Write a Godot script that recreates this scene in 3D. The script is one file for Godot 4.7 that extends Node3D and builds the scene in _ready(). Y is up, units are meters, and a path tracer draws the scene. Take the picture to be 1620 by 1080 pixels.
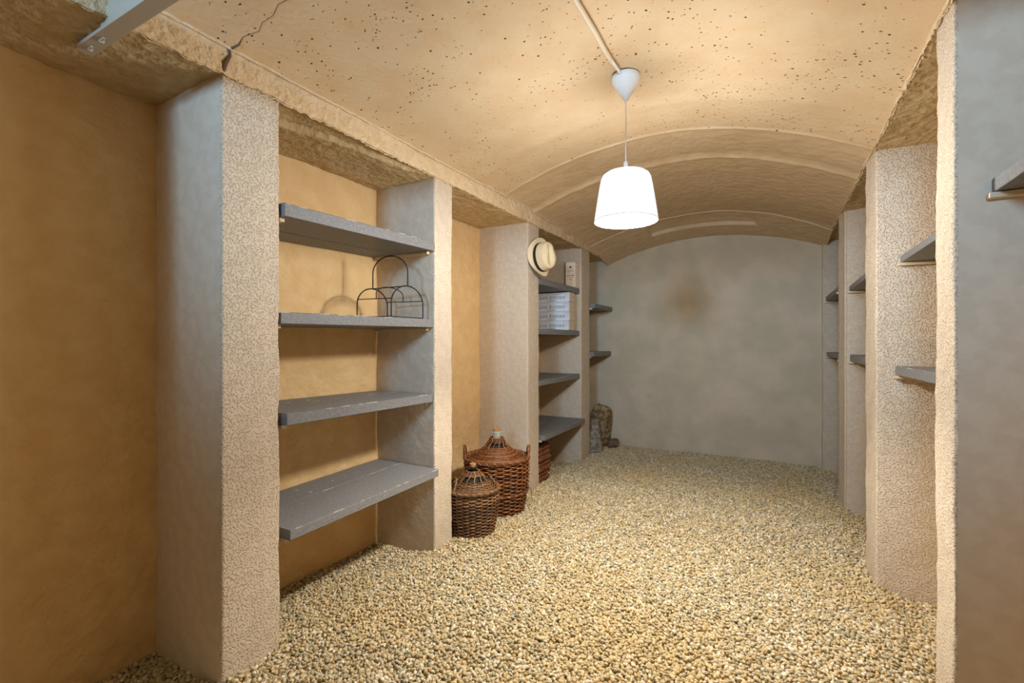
extends Node3D
# A vaulted cellar: piers and niches down both sides, grey board shelves, a pendant lamp, gravel on the floor.
# Metres; the gravel's top is y = 0, the room runs towards -z (d = -z), the camera stands at x = 0, d = 0.

const XL := -1.791     # face of the left piers
const XR := 0.452      # face of the right piers
const NL := -2.27      # back of the left niches
const NR := 0.93       # back of the right niches
const BACK := 5.6      # back wall
const FRONT := -2.9    # wall behind the camera
const SOFFIT := 2.237  # underside over the niches
const LAMP := Vector3(-0.617, 0.0, -2.2)

var rng := RandomNumberGenerator.new()
var fine := FastNoiseLite.new()
var broad := FastNoiseLite.new()
var M := {}
var names := {}
var root_pebbles: Array = []


# ---------------------------------------------------------------- mesh collector
class Mb:
	var v := PackedVector3Array()
	var n := PackedVector3Array()
	var c := PackedColorArray()
	var t := PackedVector2Array()
	var i := PackedInt32Array()
	var color := Color.WHITE

	func put(p: Vector3, nn: Vector3) -> int:
		v.append(p)
		n.append(nn)
		c.append(color)
		t.append(Vector2.ZERO)
		return v.size() - 1

	func tri(a: int, b: int, d: int) -> void:   # counter-clockwise seen from outside; stored clockwise
		i.append(a)
		i.append(d)
		i.append(b)

	func quad(a: int, b: int, d: int, e: int) -> void:
		tri(a, b, d)
		tri(a, d, e)

	# a grid of points; outward = along u x along v; smooth normals; closed rings join in u
	func grid(nu: int, nv: int, f: Callable, ring := false) -> void:
		var s := v.size()
		var w := nu + 1
		var p := PackedVector3Array()
		p.resize(w * (nv + 1))
		for b in nv + 1:
			for a in w:
				p[b * w + a] = f.call(float(a) / nu, float(b) / nv)
		grid_points(p, nu, nv, ring)

	func grid_points(p: PackedVector3Array, nu: int, nv: int, ring := false) -> void:
		var s := v.size()
		var w := nu + 1
		var nn := PackedVector3Array()
		nn.resize(p.size())
		for b in nv:
			for a in nu:
				var k := b * w + a
				var fn := (p[k + 1] - p[k + w]).cross(p[k + w + 1] - p[k])
				# diagonals: (right - up) x (far corner - near corner) points along u x v
				nn[k] += fn
				nn[k + 1] += fn
				nn[k + w] += fn
				nn[k + w + 1] += fn
				i.append_array([s + k, s + k + w + 1, s + k + 1, s + k, s + k + w, s + k + w + 1])
		if ring:
			for b in nv + 1:
				var e := nn[b * w] + nn[b * w + nu]
				nn[b * w] = e
				nn[b * w + nu] = e
		for k in p.size():
			v.append(p[k])
			n.append(nn[k].normalized())
			c.append(color)
			t.append(Vector2.ZERO)

	# a box with bevelled edges, put through a transform
	func box(lo: Vector3, hi: Vector3, bev: float, x := Transform3D.IDENTITY) -> void:
		var m := (lo + hi) * 0.5
		var h := (hi - lo) * 0.5
		var at := {}
		for sx in [-1, 1]:
			for sy in [-1, 1]:
				for sz in [-1, 1]:
					var sg := Vector3(sx, sy, sz)
					for ax in 3:
						var q := h - Vector3.ONE * bev
						q[ax] = h[ax]
						var nn := Vector3.ZERO
						nn[ax] = sg[ax]
						at[[sx, sy, sz, ax]] = put(x * (m + q * sg), (x.basis * nn).normalized())
		for ax in 3:
			var b := (ax + 1) % 3
			var d := (ax + 2) % 3
			for s in [-1, 1]:
				var k: Array = []
				for pr in ([[-1, -1], [1, -1], [1, 1], [-1, 1]] if s == 1 else [[-1, -1], [-1, 1], [1, 1], [1, -1]]):
					var g := [0, 0, 0, ax]
					g[ax] = s
					g[b] = pr[0]
					g[d] = pr[1]
					k.append(at[g])
				quad(k[0], k[1], k[2], k[3])
			for s in [-1, 1]:                      # edges that run along ax
				for r in [-1, 1]:
					var g0 := [0, 0, 0, b]
					g0[b] = s
					g0[d] = r
					g0[ax] = -1
					var g1 := g0.duplicate()
					g1[ax] = 1
					var g2 := g1.duplicate()
					g2[3] = d
					var g3 := g0.duplicate()
					g3[3] = d
					if s * r < 0:
						quad(at[g0], at[g1], at[g2], at[g3])
					else:
						quad(at[g3], at[g2], at[g1], at[g0])
		for sx in [-1, 1]:
			for sy in [-1, 1]:
				for sz in [-1, 1]:
					var a: int = at[[sx, sy, sz, 0]]
					var b2: int = at[[sx, sy, sz, 1]]
					var d2: int = at[[sx, sy, sz, 2]]
					if sx * sy * sz > 0:
						tri(a, b2, d2)
					else:
						tri(a, d2, b2)

	# a profile of (radius, height) turned round the y axis; walk the profile upwards for outward faces
	func lathe(prof: Array, seg: int, at := Vector3.ZERO) -> void:
		var p := PackedVector3Array()
		for q in prof:
			for a in seg + 1:
				var g := -TAU * a / seg
				p.append(at + Vector3(q.x * cos(g), q.y, q.x * sin(g)))
		grid_points(p, seg, prof.size() - 1, true)

	# a tube along points; radius fixed or per point
	func tube(pts: Array, r, sides := 6, closed := false) -> void:
		var k := pts.size()
		var rings := k + 1 if closed else k
		var p := PackedVector3Array()
		var up := Vector3.ZERO
		for q in rings:
			var a: Vector3 = pts[q % k]
			var d: Vector3
			if closed:
				d = pts[(q + 1) % k] - pts[(q + k - 1) % k]
			else:
				d = pts[mini(q + 1, k - 1)] - pts[maxi(q - 1, 0)]
			d = d.normalized()
			if up == Vector3.ZERO:
				up = d.cross(Vector3(0.31, 0.86, 0.4)).normalized()
			up = (up - d * up.dot(d)).normalized()
			var sd := d.cross(up)
			var rr: float = r[q % k] if r is Array else r
			for s in sides + 1:
				var g := TAU * s / sides
				p.append(a + (up * cos(g) + sd * sin(g)) * rr)
		grid_points(p, sides, rings - 1, true)
		if not closed:
			for e in [0, rings - 1]:
				var ctr: Vector3 = pts[e]
				var dirn: Vector3 = (pts[1] - pts[0]) if e == 0 else (pts[k - 1] - pts[k - 2])
				var nn := dirn.normalized() * (-1.0 if e == 0 else 1.0)
				var m := put(ctr, nn)
				var ring0 := []
				for s in sides + 1:
					ring0.append(put(p[e * (sides + 1) + s], nn))
				for s in sides:
					if e == 0:
						tri(m, ring0[s + 1], ring0[s])
					else:
						tri(m, ring0[s], ring0[s + 1])

	# a board: chamfered rectangle swept between two ends, each end given by its four corners' frame
	func board(a: Vector3, b: Vector3, side: Vector3, up: Vector3, w0: float, w1: float, h0: float, h1: float, bev: float, seg: int, wob: FastNoiseLite, amp: float) -> void:
		# a, b: centres of the ends; side: direction of the width; up: of the thickness
		var ax := (b - a).normalized()
		var base := v.size()
		var sg := [[-1, 1, 1], [1, 1, 1], [1, 1, 0], [1, -1, 0], [1, -1, 1], [-1, -1, 1], [-1, -1, 0], [-1, 1, 0]]
		for q in seg + 1:
			var k := float(q) / seg
			var ctr := a.lerp(b, k)
			var w := lerpf(w0, w1, k) * 0.5
			var h := lerpf(h0, h1, k) * 0.5
			for g in sg:
				var x: float = (w - bev if g[2] == 1 else w) * g[0]
				var y: float = (h - bev if g[2] == 0 else h) * g[1]
				var p: Vector3 = ctr + side * x + up * y
				var d := wob.get_noise_3dv(p * 9.0 + Vector3(g[0], g[1], 0) * 3.0) * amp
				var nn: Vector3 = up * g[1] if g[2] == 1 else side * g[0]
				put(p + nn * d, nn)
		for q in seg:
			for g in 8:
				var k0 := base + q * 8 + g
				var k1 := base + q * 8 + (g + 1) % 8
				quad(k0, k0 + 8, k1 + 8, k1) if side.cross(up).dot(ax) > 0.0 else quad(k0, k1, k1 + 8, k0 + 8)
		for e in [0, seg]:
			var nn := -ax if e == 0 else ax
			var ring0 := []
			for g in 8:
				ring0.append(put(v[base + e * 8 + g], nn))
			for g in range(1, 7):
				if (side.cross(up).dot(ax) > 0.0) == (e == 0):
					tri(ring0[0], ring0[g], ring0[g + 1])
				else:
					tri(ring0[0], ring0[g + 1], ring0[g])

	func mesh(colored := false) -> ArrayMesh:
		var a := []
		a.resize(Mesh.ARRAY_MAX)
		a[Mesh.ARRAY_VERTEX] = v
		a[Mesh.ARRAY_NORMAL] = n
		a[Mesh.ARRAY_TEX_UV] = t
		if colored:
			a[Mesh.ARRAY_COLOR] = c
		a[Mesh.ARRAY_INDEX] = i
		var m := ArrayMesh.new()
		m.add_surface_from_arrays(Mesh.PRIMITIVE_TRIANGLES, a)
		return m


# ---------------------------------------------------------------- scene helpers
func numbered(called: String) -> String:
	var k: int = names.get(called, 0)
	names[called] = k + 1
	return called if k == 0 else "%s_%03d" % [called, k]


func tag(o: Node, label: String, category := "", group := "", kind := "") -> Node:
	o.set_meta("label", label)
	if category:
		o.set_meta("category", category)
	if group:
		o.set_meta("group", group)
	if kind:
		o.set_meta("kind", kind)
	return o


func thing(called: String, at: Vector3, label: String, category: String, group := "") -> Node3D:
	var o := Node3D.new()
	o.name = numbered(called)
	o.position = at
	add_child(o)
	tag(o, label, category, group)
	return o


func build(mb, called: String, material: Material, parent: Node = self, colored := false) -> MeshInstance3D:
	var o := MeshInstance3D.new()
	o.mesh = mb.mesh(colored) if mb is Mb else mb
	o.material_override = material
	o.name = numbered(called) if parent == self else called
	parent.add_child(o, true)
	return o


func structure(mb, called: String, material: Material, label: String) -> MeshInstance3D:
	var o := build(mb, called, material)
	o.name = called
	tag(o, label, "", "", "structure")
	return o


# ---------------------------------------------------------------- textures and materials
func noise_image(size: int, seed_: int, freq: float, oct: int, kind := FastNoiseLite.TYPE_SIMPLEX_SMOOTH, fractal := FastNoiseLite.FRACTAL_FBM) -> Image:
	var f := FastNoiseLite.new()
	f.seed = seed_
	f.noise_type = kind
	f.frequency = freq
	f.fractal_type = fractal
	f.fractal_octaves = oct
	return f.get_seamless_image(size, size)


func lut(im: Image, low: float, high: float, a: Color, b: Color) -> ImageTexture:
	# a colour for each grey: from a to b between low and high
	var src := im.get_data()
	var out := PackedByteArray()
	out.resize(src.size() * 3)
	var table := []
	for g in 256:
		var k := smoothstep(low, high, g / 255.0)
		var q := a.lerp(b, k)
		table.append([int(q.r * 255), int(q.g * 255), int(q.b * 255)])
	for k in src.size():
		var q: Array = table[src[k]]
		out[k * 3] = q[0]
		out[k * 3 + 1] = q[1]
		out[k * 3 + 2] = q[2]
	var r := Image.create_from_data(im.get_width(), im.get_height(), false, Image.FORMAT_RGB8, out)
	r.generate_mipmaps()
	return ImageTexture.create_from_image(r)


func srgb(r: float, g: float, b: float) -> Color:
	return Color(r / 255.0, g / 255.0, b / 255.0)


func lin(r: float, g: float, b: float) -> Color:     # a linear base colour as the sRGB colour that materials take
	return Color(r, g, b).linear_to_srgb()


func surface(color: Texture2D, relief: Texture2D, cm: float, per_metre: float, rough := 0.9, world := true) -> StandardMaterial3D:
	var m := StandardMaterial3D.new()
	m.albedo_texture = color
	m.roughness = rough
	m.metallic_specular = 0.3
	m.cull_mode = BaseMaterial3D.CULL_DISABLED
	m.uv1_triplanar = true
	m.uv1_world_triplanar = world
	m.uv1_triplanar_sharpness = 8.0
	m.uv1_scale = Vector3.ONE * per_metre
	if relief:
		m.heightmap_enabled = true
		m.heightmap_texture = relief
		m.heightmap_scale = cm
	return m


func plain(color: Color, rough := 0.6, metal := 0.0) -> StandardMaterial3D:
	var m := StandardMaterial3D.new()
	m.albedo_color = color
	m.roughness = rough
	m.metallic = metal
	return m


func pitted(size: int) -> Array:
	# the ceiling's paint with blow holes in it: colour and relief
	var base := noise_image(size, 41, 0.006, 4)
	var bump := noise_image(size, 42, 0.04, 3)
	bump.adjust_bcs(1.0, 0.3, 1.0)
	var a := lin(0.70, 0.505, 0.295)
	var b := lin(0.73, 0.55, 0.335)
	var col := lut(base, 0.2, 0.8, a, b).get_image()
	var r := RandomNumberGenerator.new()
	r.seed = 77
	var hole := srgb(74, 52, 30)  # bare concrete in the holes, with their shade painted into the colour
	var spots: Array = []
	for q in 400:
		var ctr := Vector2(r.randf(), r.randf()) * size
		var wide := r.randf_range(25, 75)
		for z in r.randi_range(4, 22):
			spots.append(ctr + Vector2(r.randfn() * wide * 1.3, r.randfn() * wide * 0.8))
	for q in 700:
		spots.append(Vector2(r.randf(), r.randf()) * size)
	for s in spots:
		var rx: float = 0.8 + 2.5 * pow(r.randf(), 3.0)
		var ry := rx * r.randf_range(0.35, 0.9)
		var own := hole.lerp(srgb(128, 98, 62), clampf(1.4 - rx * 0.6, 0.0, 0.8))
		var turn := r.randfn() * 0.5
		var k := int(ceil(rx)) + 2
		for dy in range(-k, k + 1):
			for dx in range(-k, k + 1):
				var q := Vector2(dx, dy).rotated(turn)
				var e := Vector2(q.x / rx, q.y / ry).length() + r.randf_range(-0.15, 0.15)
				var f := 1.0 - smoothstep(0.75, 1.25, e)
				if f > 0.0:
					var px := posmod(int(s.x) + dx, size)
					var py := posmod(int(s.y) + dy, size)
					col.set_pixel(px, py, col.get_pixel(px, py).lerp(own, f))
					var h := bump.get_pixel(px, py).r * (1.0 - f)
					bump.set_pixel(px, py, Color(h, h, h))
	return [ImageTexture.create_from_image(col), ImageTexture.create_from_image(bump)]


func make_materials() -> void:
	var stucco := noise_image(1024, 5, 0.035, 4)
	# mostly flat, with scattered dents
	var coarse := ImageTexture.create_from_image(lut(stucco, 0.22, 0.50, Color.BLACK, Color.WHITE).get_image())
	var soft := ImageTexture.create_from_image(noise_image(1024, 6, 0.012, 5))
	var mott := noise_image(512, 7, 0.012, 4)
	M.cream = surface(lut(mott, 0.25, 0.75, lin(0.65, 0.535, 0.40), lin(0.69, 0.58, 0.44)), coarse, 0.26, 2.6)
	M.rough_cream = surface(M.cream.albedo_texture, coarse, 0.36, 2.2)
	M.smooth_cream = surface(M.cream.albedo_texture, soft, 0.12, 2.0)
	M.ochre = surface(lut(mott, 0.2, 0.8, lin(0.73, 0.495, 0.24), lin(0.77, 0.54, 0.275)), soft, 0.7, 1.0)
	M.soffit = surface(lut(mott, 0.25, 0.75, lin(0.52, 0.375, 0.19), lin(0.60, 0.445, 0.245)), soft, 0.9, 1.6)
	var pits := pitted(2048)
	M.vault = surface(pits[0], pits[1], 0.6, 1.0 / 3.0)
	M.vault_far = surface(lut(mott, 0.25, 0.75, lin(0.66, 0.485, 0.29), lin(0.70, 0.53, 0.33)), soft, 0.5, 1.0)
	M.back = surface(lut(noise_image(512, 9, 0.008, 4), 0.12, 0.88, lin(0.54, 0.465, 0.33), lin(0.64, 0.53, 0.39)), soft, 0.4, 0.5)
	M.render = surface(lut(mott, 0.3, 0.7, lin(0.70, 0.535, 0.33), lin(0.75, 0.59, 0.385)), soft, 0.8, 2.2)
	# grey board paint, with lighter wear along the grain
	var grain := noise_image(512, 12, 0.05, 4)
	grain.resize(512, 2048, Image.INTERPOLATE_CUBIC)
	var gt := ImageTexture.create_from_image(grain)
	M.board = surface(lut(grain, 0.2, 0.8, srgb(119, 119, 119), srgb(132, 131, 130)), gt, 0.08, 2.0, 0.5, true)
	M.end = surface(lut(noise_image(256, 14, 0.05, 3), 0.3, 0.7, srgb(84, 86, 92), srgb(106, 108, 112)), null, 0, 3.0, 0.6)
	M.chip = plain(srgb(196, 192, 184), 0.8)
	M.batten = plain(lin(0.66, 0.54, 0.37), 0.85)
	M.steel = plain(lin(0.50, 0.44, 0.35), 0.6)
	M.white = plain(srgb(232, 230, 224), 0.45)
	M.conduit = plain(srgb(222, 206, 176), 0.5)
	M.wire = plain(srgb(34, 29, 26), 0.6, 0.2)
	M.wicker = plain(Color.WHITE, 0.38)
	M.wicker.vertex_color_use_as_albedo = true
	M.cork = surface(lut(noise_image(256, 15, 0.06, 3), 0.3, 0.7, srgb(150, 105, 62), srgb(196, 150, 100)), null, 0, 12.0, 0.85, false)
	M.straw = surface(lut(noise_image(512, 16, 0.1, 3), 0.3, 0.7, srgb(222, 200, 158), srgb(240, 222, 184)), ImageTexture.create_from_image(noise_image(512, 17, 0.2, 2)), 0.12, 6.0, 0.75, false)
	M.band = plain(srgb(30, 27, 30), 0.75)
	M.carton = surface(lut(noise_image(256, 18, 0.01, 3), 0.2, 0.8, srgb(206, 208, 214), srgb(226, 228, 232)), null, 0, 2.0, 0.6, false)
	M.crate_side = surface(lut(noise_image(256, 19, 0.02, 3), 0.2, 0.8, srgb(206, 188, 158), srgb(222, 204, 174)), null, 0, 4.0, 0.7, false)
	M.pale = surface(lut(noise_image(256, 20, 0.02, 3), 0.2, 0.8, srgb(236, 218, 196), srgb(246, 231, 214)), null, 0, 4.0, 0.7, false)
	M.ink = plain(srgb(52, 54, 64), 0.7)
	M.faint_ink = plain(srgb(128, 122, 116), 0.7)
	M.clay = surface(lut(noise_image(256, 21, 0.03, 4), 0.25, 0.75, srgb(112, 66, 42), srgb(158, 104, 72)), ImageTexture.create_from_image(noise_image(256, 22, 0.1, 3)), 0.3, 4.0, 0.85, false)
	var st := ImageTexture.create_from_image(noise_image(512, 23, 0.015, 4))
	M.rock_tan = surface(lut(noise_image(512, 24, 0.008, 3), 0.2, 0.8, srgb(112, 94, 66), srgb(164, 142, 106)), st, 0.9, 3.0, 0.9, false)
	M.rock_brown = surface(lut(noise_image(256, 26, 0.02, 3), 0.2, 0.8, srgb(92, 74, 56), srgb(132, 110, 88)), st, 0.6, 3.0, 0.9, false)
	M.rock_grey = surface(lut(noise_image(512, 25, 0.008, 3), 0.2, 0.8, srgb(122, 114, 100), srgb(166, 158, 144)), st, 0.9, 3.0, 0.9, false)
	M.pebble = StandardMaterial3D.new()
	M.pebble.vertex_color_use_as_albedo = true
	M.pebble.roughness = 0.75
	M.bed = plain(lin(0.25, 0.19, 0.10), 0.95)
	M.crack = plain(srgb(104, 86, 64), 0.95)
	var glass := StandardMaterial3D.new()
	glass.albedo_color = Color(0.12, 0.13, 0.10)
	glass.roughness = 0.06
	glass.metallic_specular = 0.6
	M.dark_glass = glass
	var clear := StandardMaterial3D.new()
	clear.albedo_color = Color(0.86, 0.93, 0.86, 0.28)
	clear.transparency = BaseMaterial3D.TRANSPARENCY_ALPHA
	clear.roughness = 0.05
	M.clear_glass = clear
	var shade := StandardMaterial3D.new()
	shade.albedo_color = lin(0.30, 0.30, 0.30)
	shade.roughness = 0.5
	shade.emission_enabled = true
	shade.emission = Color(0.93, 0.965, 1.0)
	shade.emission_energy_multiplier = 0.84
	M.diffuser = shade.duplicate()
	M.diffuser.emission_energy_multiplier = 2.0
	M.shade = shade
	var pane := shade.duplicate()
	pane.emission = Color(0.70, 0.85, 1.0)
	pane.emission_energy_multiplier = 1.0
	M.pane = pane


# ---------------------------------------------------------------- setting
func crown(d: float) -> float:
	var y := 2.52
	if d > 4.93:
		y -= 0.10 * (d - 4.93) / 0.67
	return y


func spring(x: float, d: float) -> float:
	# the vault springs lower on the right than on the left
	if x > -0.67:
		return 2.25 if d < 4.93 else 2.25 - 0.06 * (d - 4.93) / 0.67
	if d < 3.5:
		return 2.34
	if d < 4.93:
		return 2.34 - 0.05 * (d - 3.5) / 1.43
	return 2.29 - 0.11 * (d - 4.93) / 0.67


func vault_y(x: float, d: float) -> float:
	return crown(d) - (crown(d) - spring(x, d)) * pow((x + 0.67) / 1.122, 2.0)


func vault_surface(x: float, d: float) -> float:
	# the vault with its cross ridges and unevenness
	var dd := d - 0.12 * pow((x + 0.67) / 1.12, 2.0)
	var y := vault_y(x, d)
	y -= 0.007 * ridge(dd, 2.93, 0.010) + 0.009 * ridge(dd, 3.43, 0.022) * (1.0 + 0.7 * fine.get_noise_3d(x * 0.6, 2.0, 6.0)) + 0.004 * ridge(dd, 1.45, 0.02) + 0.004 * ridge(dd, 1.95, 0.02) + 0.006 * ridge(dd, 2.55, 0.05)
	y += 0.010 * (smoothstep(2.93, 3.0, dd) - smoothstep(3.35, 3.43, dd))
	# a shallow rectangular recess in the last bay
	y += 0.03 * smoothstep(-1.195, -1.185, x) * smoothstep(-0.16, -0.17, x) * smoothstep(4.965, 4.975, d) * smoothstep(5.29, 5.27, d)
	return y + broad.get_noise_3d(x * 1.0, 0.0, d * 1.0) * 0.010 + fine.get_noise_3d(x, 3.0, d) * 0.0014


func lip(d: float) -> float:
	# the broken lower edge of the fascia over the niches
	return SOFFIT + 0.010 * fine.get_noise_3d(d * 1.7, 1.0, 7.0) + 0.008 * broad.get_noise_3d(d * 4.0, 2.0, 7.0)


func ridge(d: float, at: float, wide: float) -> float:
	return exp(-pow((d - at) / wide, 2.0))


func vault_part(d0: float, d1: float, parent: Node, m: Material, called: String, step := 0.025, across := 84) -> void:
	var nv := int(ceil((d1 - d0) / step))
	var mb := Mb.new()
	mb.grid(across, nv, func(u, v):
		var x := lerpf(XL, XR, u)
		var d := lerpf(d0, d1, v)
		return Vector3(x, vault_surface(x, d), -d))
	build(mb, called, m, parent)


func fascia_part(left: bool, d0: float, d1: float, parent: Node) -> void:
	# the strip of render between the niches and the vault, its lower edge chipped
	var x0 := XL if left else XR
	var s := 1.0 if left else -1.0
	var mb := Mb.new()
	mb.grid(int(ceil((d1 - d0) / 0.012)), 10, func(u, v):
		var d := lerpf(d0, d1, u if not left else 1.0 - u)
		var y := lerpf(minf(lip(d), vault_surface(x0, d) - 0.004), vault_surface(x0, d) + 0.004, v)
		var rough := 0.005 * fine.get_noise_3d(d * 0.8, y * 3.5, 5.0) + 0.008 * broad.get_noise_3d(d * 3.0, y * 3.0, 1.0)
		rough -= 0.010 * smoothstep(0.15, 0.0, v) * (0.4 + fine.get_noise_3d(d * 2.4, 3.0, 2.0))
		return Vector3(x0 + s * (0.010 + rough), y, -d))
	build(mb, "fascia", M.render, parent)
	if not left:
		return
	# the bead of plaster along its head, thick and thin
	mb = Mb.new()
	var n := int((d1 - d0) / 0.02)
	var pts := []
	var rr := []
	for k in n + 1:
		var d := lerpf(d0, d1, float(k) / n)
		var x := x0 + s * (0.016 + 0.005 * fine.get_noise_3d(d * 1.2, 4.0, 4.0))
		pts.append(Vector3(x, vault_surface(x, d) + 0.001, -d))
		rr.append(0.0065 + 0.005 * absf(fine.get_noise_3d(d * 1.6, 9.0, 4.0)))
	mb.tube(pts, rr, 7)
	build(mb, "plaster_bead", M.render, parent)


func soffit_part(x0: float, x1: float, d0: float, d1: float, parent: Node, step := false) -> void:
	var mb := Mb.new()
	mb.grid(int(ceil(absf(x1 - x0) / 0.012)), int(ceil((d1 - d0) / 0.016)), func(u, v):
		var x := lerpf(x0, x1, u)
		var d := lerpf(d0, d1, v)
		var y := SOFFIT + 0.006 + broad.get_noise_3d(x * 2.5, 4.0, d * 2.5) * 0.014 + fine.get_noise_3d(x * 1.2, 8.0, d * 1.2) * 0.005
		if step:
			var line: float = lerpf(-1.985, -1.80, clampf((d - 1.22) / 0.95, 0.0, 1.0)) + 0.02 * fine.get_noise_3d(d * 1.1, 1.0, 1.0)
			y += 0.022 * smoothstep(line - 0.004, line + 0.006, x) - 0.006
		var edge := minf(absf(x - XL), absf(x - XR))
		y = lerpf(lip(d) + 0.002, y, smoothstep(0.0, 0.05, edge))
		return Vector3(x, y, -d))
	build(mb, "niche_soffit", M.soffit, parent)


func pier(x_back: float, x_near: float, x_far: float, d0: float, d1: float, label: String, skin: String, smooth_side: bool) -> void:
	# three exposed faces; near corner at (x_near, d0), far corner at (x_far, d1)
	var top := SOFFIT + 0.03
	var low := -0.14
	var corner: Array = [Vector2(x_back, d0), Vector2(x_near, d0), Vector2(x_far, d1), Vector2(x_back, d1)]
	var line: Array = []
	var rad := 0.011
	for k in 4:
		var a: Vector2 = corner[k]
		if k == 0 or k == 3:
			line.append(a)
			continue
		var prev: Vector2 = (corner[k - 1] - a).normalized()
		var next: Vector2 = (corner[k + 1] - a).normalized()
		var s := a + prev * rad
		var e := a + next * rad
		for z in 4:
			var q := z / 3.0
			line.append(s.lerp(a, q).lerp(a.lerp(e, q), q))
	var pts: Array = []
	for k in line.size() - 1:
		var a: Vector2 = line[k]
		var b: Vector2 = line[k + 1]
		var parts := maxi(1, int(ceil(a.distance_to(b) / 0.022)))
		for z in parts:
			pts.append(a.lerp(b, float(z) / parts))
	pts.append(line[-1])
	if x_back > x_near:
		pts.reverse()
	var nu := pts.size() - 1
	var nv := 100
	var p := PackedVector3Array()
	var out: Array = []
	for a in nu + 1:
		var t: Vector2 = (pts[mini(a + 1, nu)] - pts[maxi(a - 1, 0)]).normalized()
		out.append(Vector2(t.y, -t.x))
	for b in nv + 1:
		var y := lerpf(low, top, float(b) / nv)
		for a in nu + 1:
			var q: Vector2 = pts[a]
			var w := Vector3(q.x, y, -q.y)
			var f := broad.get_noise_3dv(w * 2.0) * 0.006 + fine.get_noise_3dv(w * 1.2) * 0.0022
			var near_corner: float = minf(q.distance_to(corner[1]), q.distance_to(corner[2]))
			f += (fine.get_noise_3dv(w * 1.9) * 0.0045 - 0.001) * exp(-near_corner / 0.02)
			var o2: Vector2 = out[a]
			p.append(w + Vector3(o2.x, 0, -o2.y) * f)
	# the near side may be trowelled smoother than the face: split the columns there
	var cut := [0, nu]
	if smooth_side:
		var on := []
		for a in nu + 1:
			if absf(pts[a].y - d0) < 0.0005 and absf(pts[a].x - x_near) > 0.010:
				on.append(a)
		cut = [0, on[-1], nu] if on[0] == 0 else [0, on[0], nu]
	var mb := Mb.new()
	var side := Mb.new()
	for k in cut.size() - 1:
		var w: int = cut[k + 1] - cut[k]
		var sub := PackedVector3Array()
		for b in nv + 1:
			sub.append_array(p.slice(b * (nu + 1) + cut[k], b * (nu + 1) + cut[k] + w + 1))
		var is_side: bool = smooth_side and (k == 0) == (x_back < x_near)
		(side if is_side else mb).grid_points(sub, w, nv)
	# the core, so that the pier is solid
	var lx := minf(minf(x_near, x_far), x_back) + 0.02
	var hx := maxf(maxf(x_near, x_far), x_back) - 0.02
	mb.box(Vector3(lx, low, -d1 + 0.02), Vector3(hx, top - 0.01, -d0 - 0.02), 0.002)
	var o := build(mb, "pillar", M[skin])
	if smooth_side:
		build(side, "smooth_side", M.smooth_cream, o)
	tag(o, label, "", "", "structure")


func wall_grid(a: Vector3, along: Vector3, h: float, amp: float, step: float, mb: Mb) -> void:
	# a wall face from a, running along, up to height h; outward = along x up
	var outw := along.cross(Vector3.UP).normalized()
	mb.grid(int(ceil(along.length() / step)), int(ceil(h / step)), func(u, v):
		var p: Vector3 = a + along * u + Vector3.UP * h * v
		return p + outw * (broad.get_noise_3dv(p * 1.6) * amp + fine.get_noise_3dv(p) * amp * 0.2))


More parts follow.
